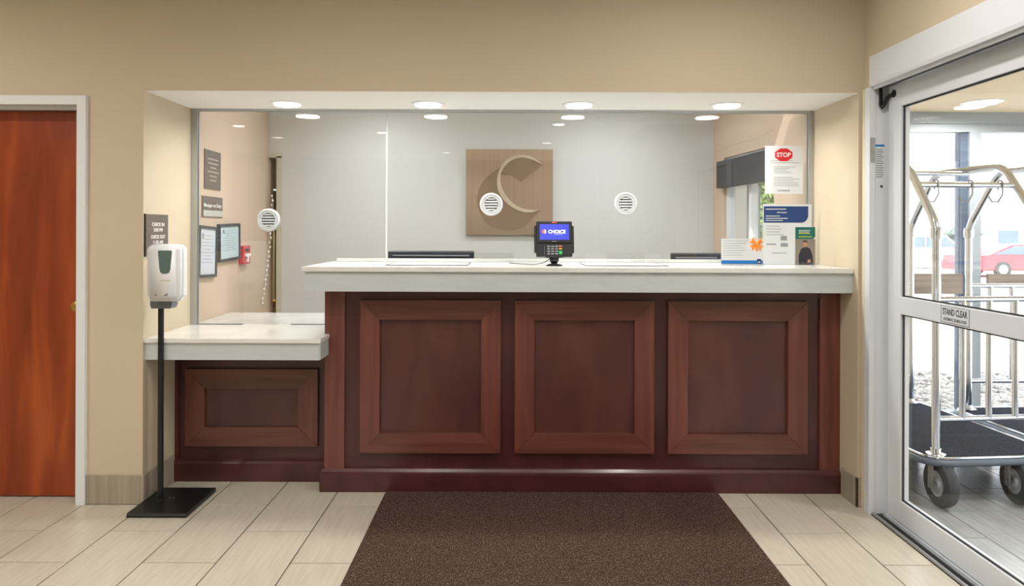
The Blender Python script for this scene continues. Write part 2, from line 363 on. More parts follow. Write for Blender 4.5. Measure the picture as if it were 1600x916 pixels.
# =============================================== OBJECTS
# ---- automatic sliding door
HX = XW - .022
hd = empty('sliding_door_header', (XW, 2.0, 2.08), 'long white box header over the automatic sliding glass door', 'door header')
MB().prism([(HX, 2.225), (HX, 2.095), (HX + .004, 2.08), (XW + .12, 2.08), (XW + .12, 2.225)], .56, 3.405, 'y', bev=.002).build('cover', ALU, hd)
MB().box(HX + .018, HX + .03, .5, 3.40, 2.066, 2.081).build('lower_lip', ALU, hd)
MB().box(HX + .03, XW + .05, .5, 3.39, 2.074, 2.0795).build('track_gap', BLACK, hd)
jb = MB().box(HX + .003, HX + .03, 3.402, 3.445, 0.001, 2.08).box(HX + .03, 1.835, 3.408, 3.445, 0.001, 2.08).box(1.835, 1.865, 3.36, 3.445, 0.001, 2.08)
jamb = struct('door_3', jb, ALU)
ks = empty('key_switch', (HX + .012, 3.402, 1.75), 'small steel key switch plate on the sliding door jamb', 'switch')
MB().box(HX + .004, HX + .029, 3.399, 3.402, 1.713, 1.832, bev=.0008).build('plate', ALUM, ks)
S(MB().cyl((HX + .016, 3.399, 1.77), (HX + .016, 3.393, 1.77), .007)).build('key_lock', CHROME, ks)
for z_ in (1.722, 1.822): S(MB().cyl((HX + .016, 3.399, z_), (HX + .016, 3.3975, z_), .003, n=10)).build('screw', CHROME, ks)
sk = empty('instruction_sticker', (HX + .055, 3.408, 1.68), 'tall printed sticker with a blue top on the door jamb', 'sticker')
MB().box(HX + .034, HX + .078, 3.4072, 3.408, 1.545, 1.80).build('sheet', PAPER, sk)
MB().box(HX + .034, HX + .078, 3.4066, 3.4072, 1.79, 1.80).build('blue_band', BLUE2, sk)
m = MB(); lines(m, HX + .037, HX + .074, 3.4072, [1.775 - i * .011 for i in range(13)], .0024, rag=.4); m.build('print', PRINTG, sk)
MB().box(HX + .058, HX + .07, 3.4066, 3.4072, 1.59, 1.602).build('dark_mark', PRINTD, sk)

def leaf(y0, y1, x0, sign, label):
    t = empty('sliding_door_leaf', (x0 + .02, (y0 + y1) / 2, .014), label, 'glass door', )
    x1 = x0 + .042; z0, z1 = .014, 2.073
    MB().box(x0, x1, y1 - .108, y1, z0, z1, bev=.002).build('stile', ALU, t)
    MB().box(x0, x1, y0, y0 + .108, z0, z1, bev=.002).build('stile', ALU, t)
    MB().box(x0, x1, y0 + .108, y1 - .108, z0, .115, bev=.002).build('bottom_rail', ALU, t)
    MB().box(x0, x1, y0 + .108, y1 - .108, 1.965, z1, bev=.002).build('top_rail', ALU, t)
    MB().box(x0 - .003, x1, y0 + .108, y1 - .108, .990, 1.072, bev=.002).build('middle_rail', ALU, t)
    for a, b in ((.115, .990), (1.072, 1.965)):
        g = MB().box(x0 + .018, x0 + .024, y0 + .104, y1 - .104, a - .003, b + .003).build('pane', GLASS, t)
        Y0, Y1 = y0 + .108, y1 - .108
        q = MB()
        for c_ in (((Y0, Y0 + .007, a, b)), (Y1 - .007, Y1, a, b), (Y0, Y1, a, a + .007), (Y0, Y1, b - .007, b)):
            q.box(x0 + .010, x0 + .017, c_[0], c_[1], c_[2], c_[3])
        q.build('gasket', base('dark_gasket', '#2c3033', .6), g)
    if sign:
        s = MB().box(x0 - .0042, x0 - .003, 2.775, 2.96, .997, 1.066).build('warning_label', PAPER, t)
        q = MB()
        for a in ((2.775, 2.96, .997, .9985), (2.775, 2.96, 1.0645, 1.066), (2.775, 2.7775, .997, 1.066), (2.9575, 2.96, .997, 1.066)):
            q.box(x0 - .0047, x0 - .0042, *a)
        q.build('border', base('dark_green_print', '#28524a', .6), s)
        text('STAND CLEAR', PRINTD, s, (x0 - .0042, 2.8675, 1.043), .160, '-x', .028, bold=.02)
        text('AUTOMATIC SLIDING DOOR', PRINTD, s, (x0 - .0042, 2.8675, 1.012), .150, '-x', .013, bold=.01)
    return t
leaf(2.12, 3.383, 1.820, True, 'white framed sliding glass door with a stand clear label on its rail')
leaf(.86, 2.10, 1.868, False, 'white framed sliding glass door without a label, nearer the camera')
hk = empty('door_guide_arm', (1.80, 3.385, 2.0), 'bent black steel arm with roller hanging under the door header', 'bracket')
MB().box(HX + .045, HX + .056, 3.385, 3.398, 1.985, 2.08).build('hanger', BLACK, hk)
S(MB().tube([(HX + .050, 3.392, 1.975), (HX + .062, 3.386, 1.985), (HX + .072, 3.375, 2.025), (HX + .086, 3.34, 2.034)], .009, fillet=.02)).build('arm', BLACK, hk)
S(MB().cyl((HX + .081, 3.335, 2.034), (HX + .099, 3.335, 2.034), .018)).build('roller', BLACK, hk)
tr = empty('door_track', (1.79, 2.0, 0), 'aluminium floor track along the foot of the sliding door', 'track')
MB().box(1.752, 1.764, .55, 3.40, .0005, .013, bev=.003).build('rail', ALUM, tr)
MB().box(1.792, 1.812, .55, 3.38, .0005, .010, bev=.002).build('rail', ALUM, tr)
MB().box(1.764, 1.792, .55, 3.40, .0005, .003).build('groove', BLACK, tr)
MB().box(1.814, 1.92, .55, 3.40, .0005, .006).build('threshold', ALU, tr)

# ---- downlights
EM = base('lamp_lens', '#fff8ee', .5, emit=7.0)
TRIMW = base('lamp_trim_white', '#f2f2f0', .4)
def light(x, y, z, r, W, label, group, col=(1, .97, .925), spread=165):
    t = empty('recessed_downlight', (x, y, z), label, 'ceiling light', group)
    S(MB().lathe([(r, 0), (r * 1.0, -.004), (r * .80, -.007), (r * .76, -.003), (r * .76, 0)], (x, y, z), 'z', 36)).build('trim_ring', TRIMW, t)
    S(MB().lathe([(0, -.003), (r * .77, -.0035), (r * .77, 0), (0, 0)], (x, y, z), 'z', 36)).build('lens', EM, t)
    l = bpy.data.lights.new('lamp_light', 'AREA'); l.shape = 'DISK'; l.size = r * 1.5; l.energy = W; l.color = col; l.spread = R(spread)
    o = bpy.data.objects.new('lamp_light', l); COL.objects.link(o); o.parent = t; o.location = (0, 0, -.012); o.visible_camera = False if False else True
    return t
SOX = [(-1.235, 'leftmost'), (-.462, 'second from the left'), (.365, 'third from the left'), (1.175, 'rightmost')]
for x, n in SOX: light(x, 3.835, ZS, .092, SOFFIT_W, 'round white downlight over the counter, %s of the four' % n, 'downlights in the white soffit')
for x, y in ((-3.7, -1.4), (-1.87, -2.0), (-3.57, -2.6), (.56, -3.15), (.61, -1.15), (-1.7, .6), (.3, 1.0), (-3.6, .9), (-1.2, -4.6), (-.7, 2.0), (-2.9, 2.3), (1.0, 2.4)):  # first ones match mirror images; the rest are added to light the lobby
    light(x, y, ZC, .10, LOBBY_W, 'round downlight in the lobby ceiling, of a set partly mirrored in the glass, partly added for light', 'lobby ceiling downlights')
for x in (-1.0, .75): light(x, 4.75, 2.42, .1, OFFICE_W, 'unseen downlight added in the office ceiling to light the back wall', 'added office fill lamps', col=(.93, .96, 1))  # unseen lamps, added to brighten the office back wall
light(3.14, 4.68, ZV + .02, .125, VEST_W, 'round white downlight in the vestibule ceiling near the windows', 'vestibule downlights')
light(3.0, 2.4, ZV + .02, .125, VEST_W, 'round downlight in the vestibule ceiling toward the camera', 'vestibule downlights')

# ---- reception desk
BX0 = -.985
desk = empty('reception_desk', (.37, 3.85, 0), 'long mahogany reception desk with three framed panels below the white counter', 'reception desk')
YP, YFI = 3.685, 3.702
bm_ = MB().box(BX0, XR, YFI, 4.10, .0, 1.062); bm_.build('body', WF, desk)
MB().box(BX0, BX0 + .105, YP, YFI + .01, .10, 1.062, bev=.001, seg=1).build('pilaster', WV, desk)
MB().box(1.625, XR - .001, YP, YFI + .01, .10, 1.062, bev=.001, seg=1).build('pilaster', WV, desk)
MB().box(BX0 + .105, 1.625, YP + .005, YFI + .01, 1.022, 1.062).build('top_rail', WF, desk)
bmd = MB().box(BX0 - .02, XR - .001, 3.664, YFI + .005, 0, .092, bev=.0015, seg=1).prism([(3.664, .092), (3.664, .098), (3.672, .104), (3.684, .118), (YFI + .005, .118), (YFI + .005, .092)], BX0 - .012, XR - .001, 'x')
bmd.build('base_moulding', WF, desk)
def mitre(parent, x0, x1, z0, z1, w, yf, yb, mv=None, mh=None):
    mv = mv or WV; mh = mh or WH; t = .012
    # frame face slopes gently down toward the panel
    def piece(poly, mat, nm):
        MB().prism(poly, yf, yb, 'y', bev=.0012).build(nm, mat, parent)
    g = .0006
    piece([(x0, z1), (x1, z1), (x1 - w, z1 - w), (x0 + w, z1 - w)], mh, 'rail')
    piece([(x0, z0), (x1, z0), (x1 - w, z0 + w), (x0 + w, z0 + w)], mh, 'rail')
    piece([(x0, z0 + g), (x0, z1 - g), (x0 + w, z1 - w - g), (x0 + w, z0 + w + g)], mv, 'stile')
    piece([(x1, z0 + g), (x1, z1 - g), (x1 - w, z1 - w - g), (x1 - w, z0 + w + g)], mv, 'stile')
DF = 3.672
for a, b in ((563, 783), (805, 1023), (1045, 1263)):
    x0, x1 = (a - 800) / F * DF, (b - 800) / F * DF; z1, z0 = H - (471 - 361) / F * DF, H - (710 - 361) / F * DF
    p = MB().box(x0 + .09, x1 - .09, 3.696, YFI + .002, z0 + .09, z1 - .09).build('framed_panel', WP, desk)
    mitre(p, x0, x1, z0, z1, .103, DF, YFI + .001)
# counter
ct = empty('countertop', (.33, 3.85, 1.062), 'long white stone countertop with a pale apron on the mahogany desk', 'countertop')
cx0 = -1.066
MB().prism([(cx0, 3.54), (XR - .001, 3.54), (XR - .001, 4.035), (XR - .018, 4.17), (cx0, 4.17)], 1.162, 1.188, bev=.003).build('slab', QUARTZ, ct)
MB().prism([(cx0 + .014, 3.555), (XR - .001, 3.555), (XR - .001, 4.035), (XR - .018, 4.15), (cx0 + .014, 4.15)], 1.062, 1.162).build('apron', APRON, ct)
MB().box(cx0 + .03, XR - .022, 4.13, 4.17, 1.188, 1.207, bev=.003).build('rear_lip', QUARTZ, ct)
MB().box(-.60, 1.60, 4.16, 4.80, .74, .77).build('work_surface', APRON, ct)
# low wing
wing = empty('low_desk_wing', (-1.41, 3.9, 0), 'low dark mahogany desk wing with one framed panel, left of the main desk', 'desk wing')
MB().box(XL, BX0 - .001, 3.846, 4.03, 0, .718).build('body', WF, wing)
MB().box(XL + .002, BX0 - .002, 3.812, 3.85, 0, .098, bev=.001, seg=1).prism([(3.812, .098), (3.822, .108), (3.846, .116), (3.85, .098)], XL + .002, BX0 - .002, 'x').build('base_moulding', WF, wing)
MB().box(XL + .001, XL + .022, 3.832, 3.85, .10, .718).build('pilaster', WF, wing)
DQ = 3.822
x0, x1 = (290 - 800) / F * DQ, (497 - 800) / F * DQ; z1, z0 = H - (577 - 358.5) / F * DQ, H - (698 - 358.5) / F * DQ
p = MB().box(x0 + .1, x1 - .1, 3.838, 3.848, z0 + .08, z1 - .08).build('framed_panel', WP, wing)
mitre(p, x0, x1, z0, z1, .107, DQ, 3.848)
wt = empty('low_countertop', (-1.4, 4.0, .718), 'low white stone countertop with chamfered apron on the left desk wing', 'countertop')
wx1 = -.960
MB().prism([(XL, 3.508), (wx1 - .004, 3.508), (wx1 + .002, 3.514), (wx1 + .002, 3.683), (BX0 - .003, 3.683), (BX0 - .003, 4.62), (XL - .02, 4.62), (XL, 4.03)], .803, .827, bev=.003).build('slab', QUARTZ, wt)
MB().prism([(XL, 3.520), (wx1 - .012, 3.520), (wx1 - .004, 3.53), (wx1 - .004, 3.684), (BX0 - .002, 3.684), (BX0 - .002, 4.05), (XL, 4.05)], .718, .803).build('apron', APRON, wt)
MB().box(-1.80, -1.75, 4.5, 4.6, 0, .803).build('leg', APRON, wt)

# ---- glass screen
gs = empty('glass_screen', (0, YG, .83), 'tall clear glass screen standing along both white counters', 'glass screen')
yg0, yg1 = YG - .004, YG + .004; sx = -.7227
MB().prism([(XL + .03, .832), (-1.545, .832), (-1.545, .90), (-1.275, .90), (-1.275, .832), (-.989, .832), (-.989, 1.060), (cx0 - .002, 1.060), (cx0 - .002, 1.190), (sx - .002, 1.190), (sx - .002, ZS - .005), (XL + .03, ZS - .005)], yg0, yg1, 'y').build('pane', GLASS, gs)
MB().prism([(sx + .002, 1.19), (-.69, 1.19), (-.69, 1.245), (-.22, 1.245), (-.22, 1.19), (.42, 1.19), (.42, 1.245), (.86, 1.245), (.86, 1.19), (XR - .025, 1.19), (XR - .025, ZS - .005), (sx + .002, ZS - .005)], yg0, yg1, 'y').build('pane', GLASS, gs)
MB().prism([(XL + .001, YG - .016), (XL + .036, YG - .016), (XL + .036, YG - .0045), (XL + .014, YG - .0045), (XL + .014, YG + .0045), (XL + .036, YG + .0045), (XL + .036, YG + .016), (XL + .001, YG + .016)], .8275, ZS - .0005).build('side_channel', ALUM, gs)
MB().prism([(XR - .001, YG - .016), (XR - .032, YG - .016), (XR - .032, YG - .0045), (XR - .012, YG - .0045), (XR - .012, YG + .0045), (XR - .032, YG + .0045), (XR - .032, YG + .016), (XR - .001, YG + .016)], 1.1885, ZS - .0005).build('side_channel', ALUM, gs)
MB().box(XL + .036, XR - .032, YG - .012, YG - .004, ZS - .014, ZS).box(XL + .036, XR - .032, YG + .004, YG + .012, ZS - .014, ZS).build('top_channel', ALUM, gs)
MB().box(sx - .0045, sx + .0045, YG - .0055, YG + .0055, 1.19, ZS - .014).build('joint_strip', base('milky_joint', '#c3c8c8', .4), gs)
MB().box(XL + .04, -1.55, YG - .006, YG + .006, .8272, .832).build('foot_seal', ZINC, gs)
MB().box(-1.27, -.99, YG - .006, YG + .006, .8272, .832).build('foot_seal', ZINC, gs)

# ---- voice ports
def port(px, py, label):
    c = at(px, py, YG); c.y = yg0
    t = empty('speak_through_port', c, label, 'voice port', 'round speak-through ports in the glass')
    r = .066
    S(MB().lathe([(r, 0), (r, -.006), (r * .94, -.011), (r * .84, -.012), (r * .80, -.008), (r * .74, -.008), (r * .70, -.011), (r * .62, -.010), (r * .6, -.002), (r * .6, 0)], c, 'y', 40)).build('ring', PORT, t)
    S(MB().lathe([(r, .009), (r, .014), (r * .6, .018), (r * .6, .009)], c, 'y', 40)).build('rear_ring', PORT, t)
    MB().lathe([(0, -.001), (r * .61, -.001), (r * .61, 0), (0, 0)], c, 'y', 32).build('dark_opening', base('port_opening', '#54585b', .7), t)
    for k, zz in enumerate((-.031, -.0155, 0, .0155, .031)):
        hw = math.sqrt(max((r * .6) ** 2 - zz * zz, .0001)) ; hh = .0045
        MB().box(c.x - hw, c.x + hw, c.y - .008, c.y - .002, c.z + zz - hh, c.z + zz + hh, bev=.0015).build('grille_bar', PORT, t)
port(420, 344, 'round white speak-through port in front of the narrow doorway')
port(767.5, 319.5, 'round white speak-through port overlapping the bronze plaque')
port(977, 318.5, 'round white speak-through port right of the bronze plaque')

# ---- plaque with emblem
YPq = YB - .03
def q(cx, cy): v = at(600 + cx / 3.2725, 150 + cy / 3.2725, YPq - .004); return (v.x, v.z)
a0 = q(418, 272); a1 = q(863, 713)
pl = empty('emblem_plaque', ((a0[0] + a1[0]) / 2, YPq, a1[1]), 'square brushed bronze plaque with a raised letter C emblem on the white wall', 'plaque')
MB().box(a0[0], a1[0], YPq - .002, YB - .001, a1[1], a0[1], bev=.002).build('backing', BRONZE, pl)
def sm(pts, n=8):   # closed polyline section smoothing (Catmull-Rom, open)
    out = []
    for i in range(len(pts) - 1):
        p0, p1, p2, p3 = pts[max(i - 1, 0)], pts[i], pts[i + 1], pts[min(i + 2, len(pts) - 1)]
        for k in range(n):
            t = k / n; out.append(tuple(.5 * ((2 * p1[j]) + (-p0[j] + p2[j]) * t + (2 * p0[j] - 5 * p1[j] + 4 * p2[j] - p3[j]) * t * t + (-p0[j] + 3 * p1[j] - 3 * p2[j] + p3[j]) * t ** 3) for j in (0, 1)))
    out.append(pts[-1]); return out
bo_ = sm([(808, 352), (760, 314), (700, 300), (640, 316), (597, 362), (578, 425), (586, 490), (622, 545), (680, 583), (740, 597), (802, 581)])
bi_ = sm([(802, 581), (745, 582), (690, 568), (640, 530), (608, 480), (594, 425), (608, 372), (648, 332), (702, 316), (755, 326), (808, 352)])
MB().prism([q(*p) for p in bo_ + bi_[1:-1]], YPq - .014, YPq - .002, 'y').build('letter', BRONZE3, pl)
mo = sm([(597, 362), (540, 402), (497, 452), (477, 510), (484, 580), (520, 640), (575, 675), (640, 684), (695, 675), (740, 645), (802, 583)])
mi = sm([(802, 583), (740, 596), (680, 582), (622, 544), (588, 490), (580, 425), (597, 362)])
MB().prism([q(*p) for p in mo + mi[1:-1]], YPq - .009, YPq - .002, 'y').build('crescent', BRONZE2, pl)
lf = sm([(597, 399), (650, 405), (700, 437)]) + [(806, 353)] + sm([(806, 353), (755, 328), (702, 318), (650, 334), (612, 372), (597, 399)])[1:-1]
MB().prism([q(*p) for p in lf], YPq - .009, YPq - .002, 'y').build('leaf', BRONZE2, pl)

# ---- payment terminal (built about its base)
T = Vector((.225, 3.72, 1.188))
pt = empty('card_terminal', T, 'black card payment terminal with a lit blue screen on the counter', 'payment terminal')
S(MB().lathe([(.044, 0), (.044, .004), (.03, .010), (.016, .012), (.016, .02), (0, .02)], T)).build('base', BLACK, pt)
S(MB().ball(T + Vector((0, 0, .035)), .026).cyl(T + Vector((0, 0, .02)), T + Vector((0, .0, .05)), .018)).build('swivel', base('glossy_black', '#0c0c0e', .12), pt)
TM = Matrix.Translation(T + Vector((0, 0, .05))) @ Matrix.Rotation(R(-12), 4, 'X')
MB().prism([(-.092, -.003), (.092, -.003), (.096, .003), (.096, .07), (-.096, .07), (-.096, .003)], -.014, .022, 'y', M=TM, bev=.003).build('lower_case', base('charcoal_case', '#18191d', .45), pt)
MB().box(-.096, .096, -.020, .024, .066, .189, bev=.007, M=TM).build('screen_case', BLACK, pt)
sc = MB().box(-.077, .079, -.0215, -.0195, .086, .171, M=TM).build('screen', base('lit_blue_screen', '#2434c4', .3, emit=.45), pt)
def ttext(body, mat, cx, cz, wd, ht, bold=.02, yy=-.0222, par=sc, nm='lettering'):
    o = text(body, mat, par, T, wd, '-y', ht, name=nm, bold=bold)
    M2 = Matrix.Translation(-T) @ TM @ Matrix.Translation((cx, yy, cz)) @ Matrix.Translation(-T) @ Matrix.Translation(T)
    for v in o.data.vertices: v.co = M2 @ v.co
    return o
LW = base('lit_white', '#ffffff', .4, emit=.9); LR = base('lit_orange_red', '#f0604a', .4, emit=.6)
ttext('CHOICE', LW, .014, .130, .092, .019, bold=.012)
ttext('HOTELS', base('lit_pale_blue', '#9fb0ff', .4, emit=.5), .022, .115, .042, .005)
e1 = [(-.055 + .0105 * math.cos(a), .130 + .0105 * math.sin(a)) for a in [R(60 + 8 * i) for i in range(31)]]
MB().prism(e1, -.0226, -.0214, 'y', M=TM).build('logo_half', LR, sc)
MB().prism([(-.052, .120), (-.0445, .122), (-.0445, .130), (-.052, .130)], -.0226, -.0214, 'y', M=TM).prism([(-.051, .132), (-.0435, .132), (-.045, .139), (-.051, .141)], -.0226, -.0214, 'y', M=TM).build('logo_tiles', LW, sc)
MB().box(-.012, .012, -.0212, -.0195, .1785, .1825, M=TM).build('status_light', base('lit_red', '#ff4038', .4, emit=1.2), pt)
MB().box(-.013, .013, -.0212, -.0195, .0755, .0785, M=TM).build('maker_mark', PRINTG, pt)
kp = MB().box(-.047, .046, -.0225, -.012, -.010, .060, bev=.003, M=TM).build('keypad', base('keypad_black', '#17181b', .5), pt)
for r_ in range(4):
    for c_ in range(3): MB().box(-.038 + c_ * .021, -.023 + c_ * .021, -.0245, -.022, .046 - r_ * .013, .052 - r_ * .013, bev=.001, seg=1, M=TM).build('key', base('key_grey', '#9aa0a8', .5), kp)
for z_, h_, mname, cc in ((.047, .006, 'key_orange', '#e8642a'), (.034, .006, 'key_yellow', '#e0b93c'), (.008, .018, 'key_green', '#1fb45c')):
    MB().box(.024, .041, -.0245, -.022, z_, z_ + h_, bev=.001, seg=1, M=TM).build('key', base(mname, cc, .45, emit=.15), kp)
m = MB()
for i in range(8): m.box(-.053, -.050, -.019, -.013, .005 + i * .0065, .0085 + i * .0065, M=TM)
m.build('braille_ridge', PRINTG, pt)
for s_ in (-1, 1): MB().box(s_ * .098 - .008, s_ * .098 + .008, -.012, .014, .018, .165, bev=.004, M=TM).build('side_wing', BLACK, pt)
S(MB().tube([T + Vector((-.02, .01, .04)), T + Vector((-.05, .02, .016)), T + Vector((-.10, .05, .004)), T + Vector((-.17, .12, .004)), T + Vector((-.235, .20, .004)), T + Vector((-.24, .27, .004))], .0022, 8, fillet=.04)).build('cable', BLACK, pt)

# ---- transaction trays and deflectors
for x0, x1, lb in ((-.67, -.235, 'left, in front of the charcoal monitor'), (.39, .83, 'right of the card terminal')):
    t = empty('transaction_tray', ((x0 + x1) / 2, 3.86, 1.188), 'flat steel edged transaction tray on the counter, ' + lb, 'tray')
    MB().box(x0 + .006, x1 - .006, 3.702, 4.05, 1.1881, 1.1895).build('plate', base('pale_tray', '#d5d7da', .25), t)
    MB().box(x0, x1, 3.694, 3.702, 1.1881, 1.1915).box(x0, x0 + .006, 3.702, 4.05, 1.1881, 1.1915).box(x1 - .006, x1, 3.702, 4.05, 1.1881, 1.1915).build('rim', base('tray_rim', '#6f757b', .3, .6), t)
for x0, x1, lb in ((-.216, .008, 'between the tray and the terminal'), (.54, .76, 'beside the right tray')):
    tag(MB().box(x0, x1, 3.998, 4.003, 1.1885, 1.248, bev=.0008, seg=1).build('acrylic_guard', ACRYL), 'small clear acrylic guard at the glass foot ' + lb, 'guard')

# ---- monitors behind the counter
def monitor(px0, px1, top, D, label):
    x0, x1 = at(px0, 0, D).x, at(px1, 0, D).x; zt = at(700, top, D).z; cx = (x0 + x1) / 2
    t = empty('computer_monitor', (cx, D + .05, .77), label, 'monitor', 'monitors behind the counter')
    M = Matrix.Translation((cx, D, zt)) @ Matrix.Rotation(R(8), 4, 'X'); w_ = (x1 - x0) / 2
    MB().box(-w_, w_, 0, .03, -.31, 0, bev=.006, M=M).build('case', base('monitor_charcoal', '#2b3038', .4), t)
    MB().box(-w_ + .012, w_ - .012, .03, .032, -.295, -.015, M=M).build('screen', base('screen_dark', '#101216', .2), t)
    MB().box(-w_ + .03, w_ - .03, -.004, .001, -.03, -.022, M=M).build('vent_strip', PRINTG, t)
    S(MB().cyl((cx, D + .02, .78), (cx, D + .02, zt - .18), .02).lathe([(.11, 0), (.11, .008), (.03, .02), (0, .02)], (cx, D + .03, .77))).build('stand', BLACK, t)
monitor(606, 741, 393, 4.34, 'back of a wide charcoal monitor just above the counter, left of the terminal')
monitor(1049, 1128, 395, 4.36, 'back of a narrow charcoal monitor just above the counter, near the leaflets')
# ---- paper notices on and before the glass
def sheet(name, px0, px1, py0, py1, D, label, cat, mat=PAPER, th=.0012):
    a = at(px0, py0, D); b = at(px1, py1, D)
    t = empty(name, ((a.x + b.x) / 2, D, b.z), label, cat)
    MB().box(a.x, b.x, D - th, D, b.z, a.z).build('sheet', mat, t)
    return t, a, b
YN = yg0 - .0005
t, a, b = sheet('stop_notice', 1195, 1254, 228, 303, YN, 'white paper notice with a red STOP octagon taped on the glass', 'notice')
c = at(1224, 242, YN); r = .052
oc = [(c.x + r * 1.04 * math.cos(R(22.5 + 45 * i)), c.z + r * .76 * math.sin(R(22.5 + 45 * i))) for i in range(8)]
og = MB().prism(oc, YN - .0018, YN - .0012, 'y').build('octagon', REDP, t)
text('STOP', LETTER, og, (c.x, YN - .0018, c.z), .080, '-y', .026, depth=.0004, bold=.02)
m = MB(); lines(m, a.x + .03, b.x - .015, YN - .0012, [b.z + .19 - i * .012 for i in range(2)], rag=.3); lines(m, a.x + .05, b.x - .03, YN - .0012, [b.z + .155 - i * .009 for i in range(5)], rag=.5)
lines(m, a.x + .05, b.x - .015, YN - .0012, [b.z + .095 - i * .010 for i in range(6)], rag=.3); m.build('print', PRINTG, t)
text('CHOICE', PRINTD, t, (c.x, YN - .0012, b.z + .018), .07, '-y', .010)
YC = 3.93
t, a, b = sheet('loyalty_poster', 1192, 1268, 319, 413.5, YC, 'tall white poster with a blue rounded header standing against the glass', 'poster')
hx1, hz1 = a.x + .254, a.z - .012; hz0 = hz1 - .092
hp = [(a.x + .004, hz1), (hx1, hz1), (hx1, hz0 + .035), (hx1 - .008, hz0 + .016), (hx1 - .022, hz0 + .003), (hx1 - .04, hz0), (a.x + .004, hz0)]
MB().prism(hp, YC - .0018, YC - .0012, 'y').build('blue_header', BLUE, t)
text('always', LETTER, t, (a.x + .105, YC - .0018, hz1 - .035), .055, '-y', .012)
m = MB(); lines(m, a.x + .015, a.x + .15, YC - .0018, [hz1 - .016, hz1 - .055, hz1 - .068, hz1 - .08], .0022, rag=.5); m.build('header_print', PAPER, t)
m = MB(); lines(m, a.x + .02, a.x + .12, YC - .0012, [hz0 - .02 - i * .016 for i in range(4)], .0015, rag=.4)
m.box(a.x + .10, a.x + .135, YC - .0018, YC - .0012, b.z + .135, b.z + .16).box(a.x + .02, a.x + .075, YC - .0018, YC - .0012, b.z + .11, b.z + .117).box(a.x + .10, a.x + .14, YC - .0018, YC - .0012, b.z + .10, b.z + .12).box(a.x + .05, a.x + .13, YC - .0018, YC - .0012, b.z + .062, b.z + .066)
m.build('print', PRINTG, t)
MB().box(a.x - .004, b.x + .004, YC + .001, YC + .004, 1.1885, a.z + .004).box(a.x - .004, b.x + .004, YC - .03, YC + .004, 1.1885, 1.1915).build('stand', ACRYL, t)
YL = 3.79
t, a, b = sheet('gift_leaflet', 1127, 1192, 373, 414, YL, 'wide white leaflet with an orange ribbon bow and blue foot band', 'leaflet')
MB().box(a.x, b.x, YL - .0018, YL - .0012, b.z + .003, b.z + .024).build('blue_band', BLUE2, t)
MB().box(b.x - .032, b.x - .01, YL - .0024, YL - .0018, b.z + .006, b.z + .032).build('badge', BLUE, t)
MB().box(b.x - .027, b.x - .015, YL - .0028, YL - .0024, b.z + .012, b.z + .018).build('badge_mark', PAPER, t)
m = MB(); lines(m, a.x + .01, a.x + .15, YL - .0012, [a.z - .012 - i * .013 for i in range(7)], .0011, rag=.5); m.build('print', PRINTG, t)
bc = Vector((b.x - .036, YL - .0015, a.z - .030))
env = MB().prism([(bc.x - .055, bc.z - .01), (bc.x + .0, bc.z - .045), (bc.x + .036, bc.z + .012), (bc.x - .02, bc.z + .045)], YL - .0022, YL - .0012, 'y').build('gift_card', CREAMP, t)
m = MB()
for ang in (38, 142, 218, 322, 272):
    d = Vector((math.cos(R(ang)), 0, math.sin(R(ang)))); n_ = Vector((-d.z, 0, d.x)); L_ = .038
    m.prism([((bc + n_ * .003).x, (bc + n_ * .003).z), ((bc + d * L_ + n_ * (.013 if ang != 272 else .004)).x, (bc + d * L_ + n_ * (.013 if ang != 272 else .004)).z), ((bc + d * L_ * .8).x, (bc + d * L_ * .8).z), ((bc + d * L_ - n_ * (.013 if ang != 272 else .004)).x, (bc + d * L_ - n_ * (.013 if ang != 272 else .004)).z), ((bc - n_ * .003).x, (bc - n_ * .003).z)], YL - .010, YL - .002, 'y')
m.ball((bc.x, YL - .008, bc.z), .008, n=10)
m.build('bow', ORANGE, t)
MB().box(a.x - .003, b.x + .003, YL + .001, YL + .003, 1.1885, a.z).box(a.x - .003, b.x + .003, YL - .03, YL + .003, 1.1885, 1.1915).box(a.x - .003, b.x + .003, YL - .03, YL - .028, 1.1915, 1.205).build('holder', ACRYL, t)
YR = 3.77
t, a, b = sheet('teal_brochure', 1242.5, 1273.5, 355, 414, YR, 'narrow brochure with teal top and a man in dark jacket', 'brochure')
MB().prism([(a.x, a.z), (b.x, a.z), (b.x, a.z - .052), (b.x - .012, a.z - .064), (a.x, a.z - .064)], YR - .0018, YR - .0012, 'y').build('teal_header', TEAL, t)
m = MB(); lines(m, a.x + .018, b.x - .022, YR - .0018, [a.z - .018, a.z - .026], .0018, rag=.2); m.build('header_print', PAPER, t)
m = MB(); lines(m, a.x + .018, b.x - .012, YR - .0018, [a.z - .034, a.z - .052], .0018, rag=.3); m.build('yellow_print_lines', YEL, t)
MB().box(a.x, b.x, YR - .0018, YR - .0012, b.z, a.z - .064).build('photo_background', base('photo_grey', '#8b8279', .7), t)
MB().prism([(a.x + .018, b.z), (b.x - .010, b.z), (b.x - .014, b.z + .05), (b.x - .028, b.z + .088), (a.x + .055, b.z + .098), (a.x + .03, b.z + .085), (a.x + .018, b.z + .05)], YR - .0024, YR - .0018, 'y').build('photo_jacket', base('photo_navy', '#2b2a38', .7), t)
fc = Vector((a.x + .052, 0, b.z + .112))
MB().prism([(fc.x + .013 * math.cos(i * PI / 8), fc.z + .017 * math.sin(i * PI / 8)) for i in range(16)], YR - .0028, YR - .0018, 'y').build('photo_face', base('photo_skin', '#b98a6e', .7), t)
MB().prism([(fc.x + .015 * math.cos(i * PI / 8), fc.z + .010 + .010 * math.sin(i * PI / 8)) for i in range(9)], YR - .0032, YR - .0018, 'y').build('photo_cap', PRINTD, t)
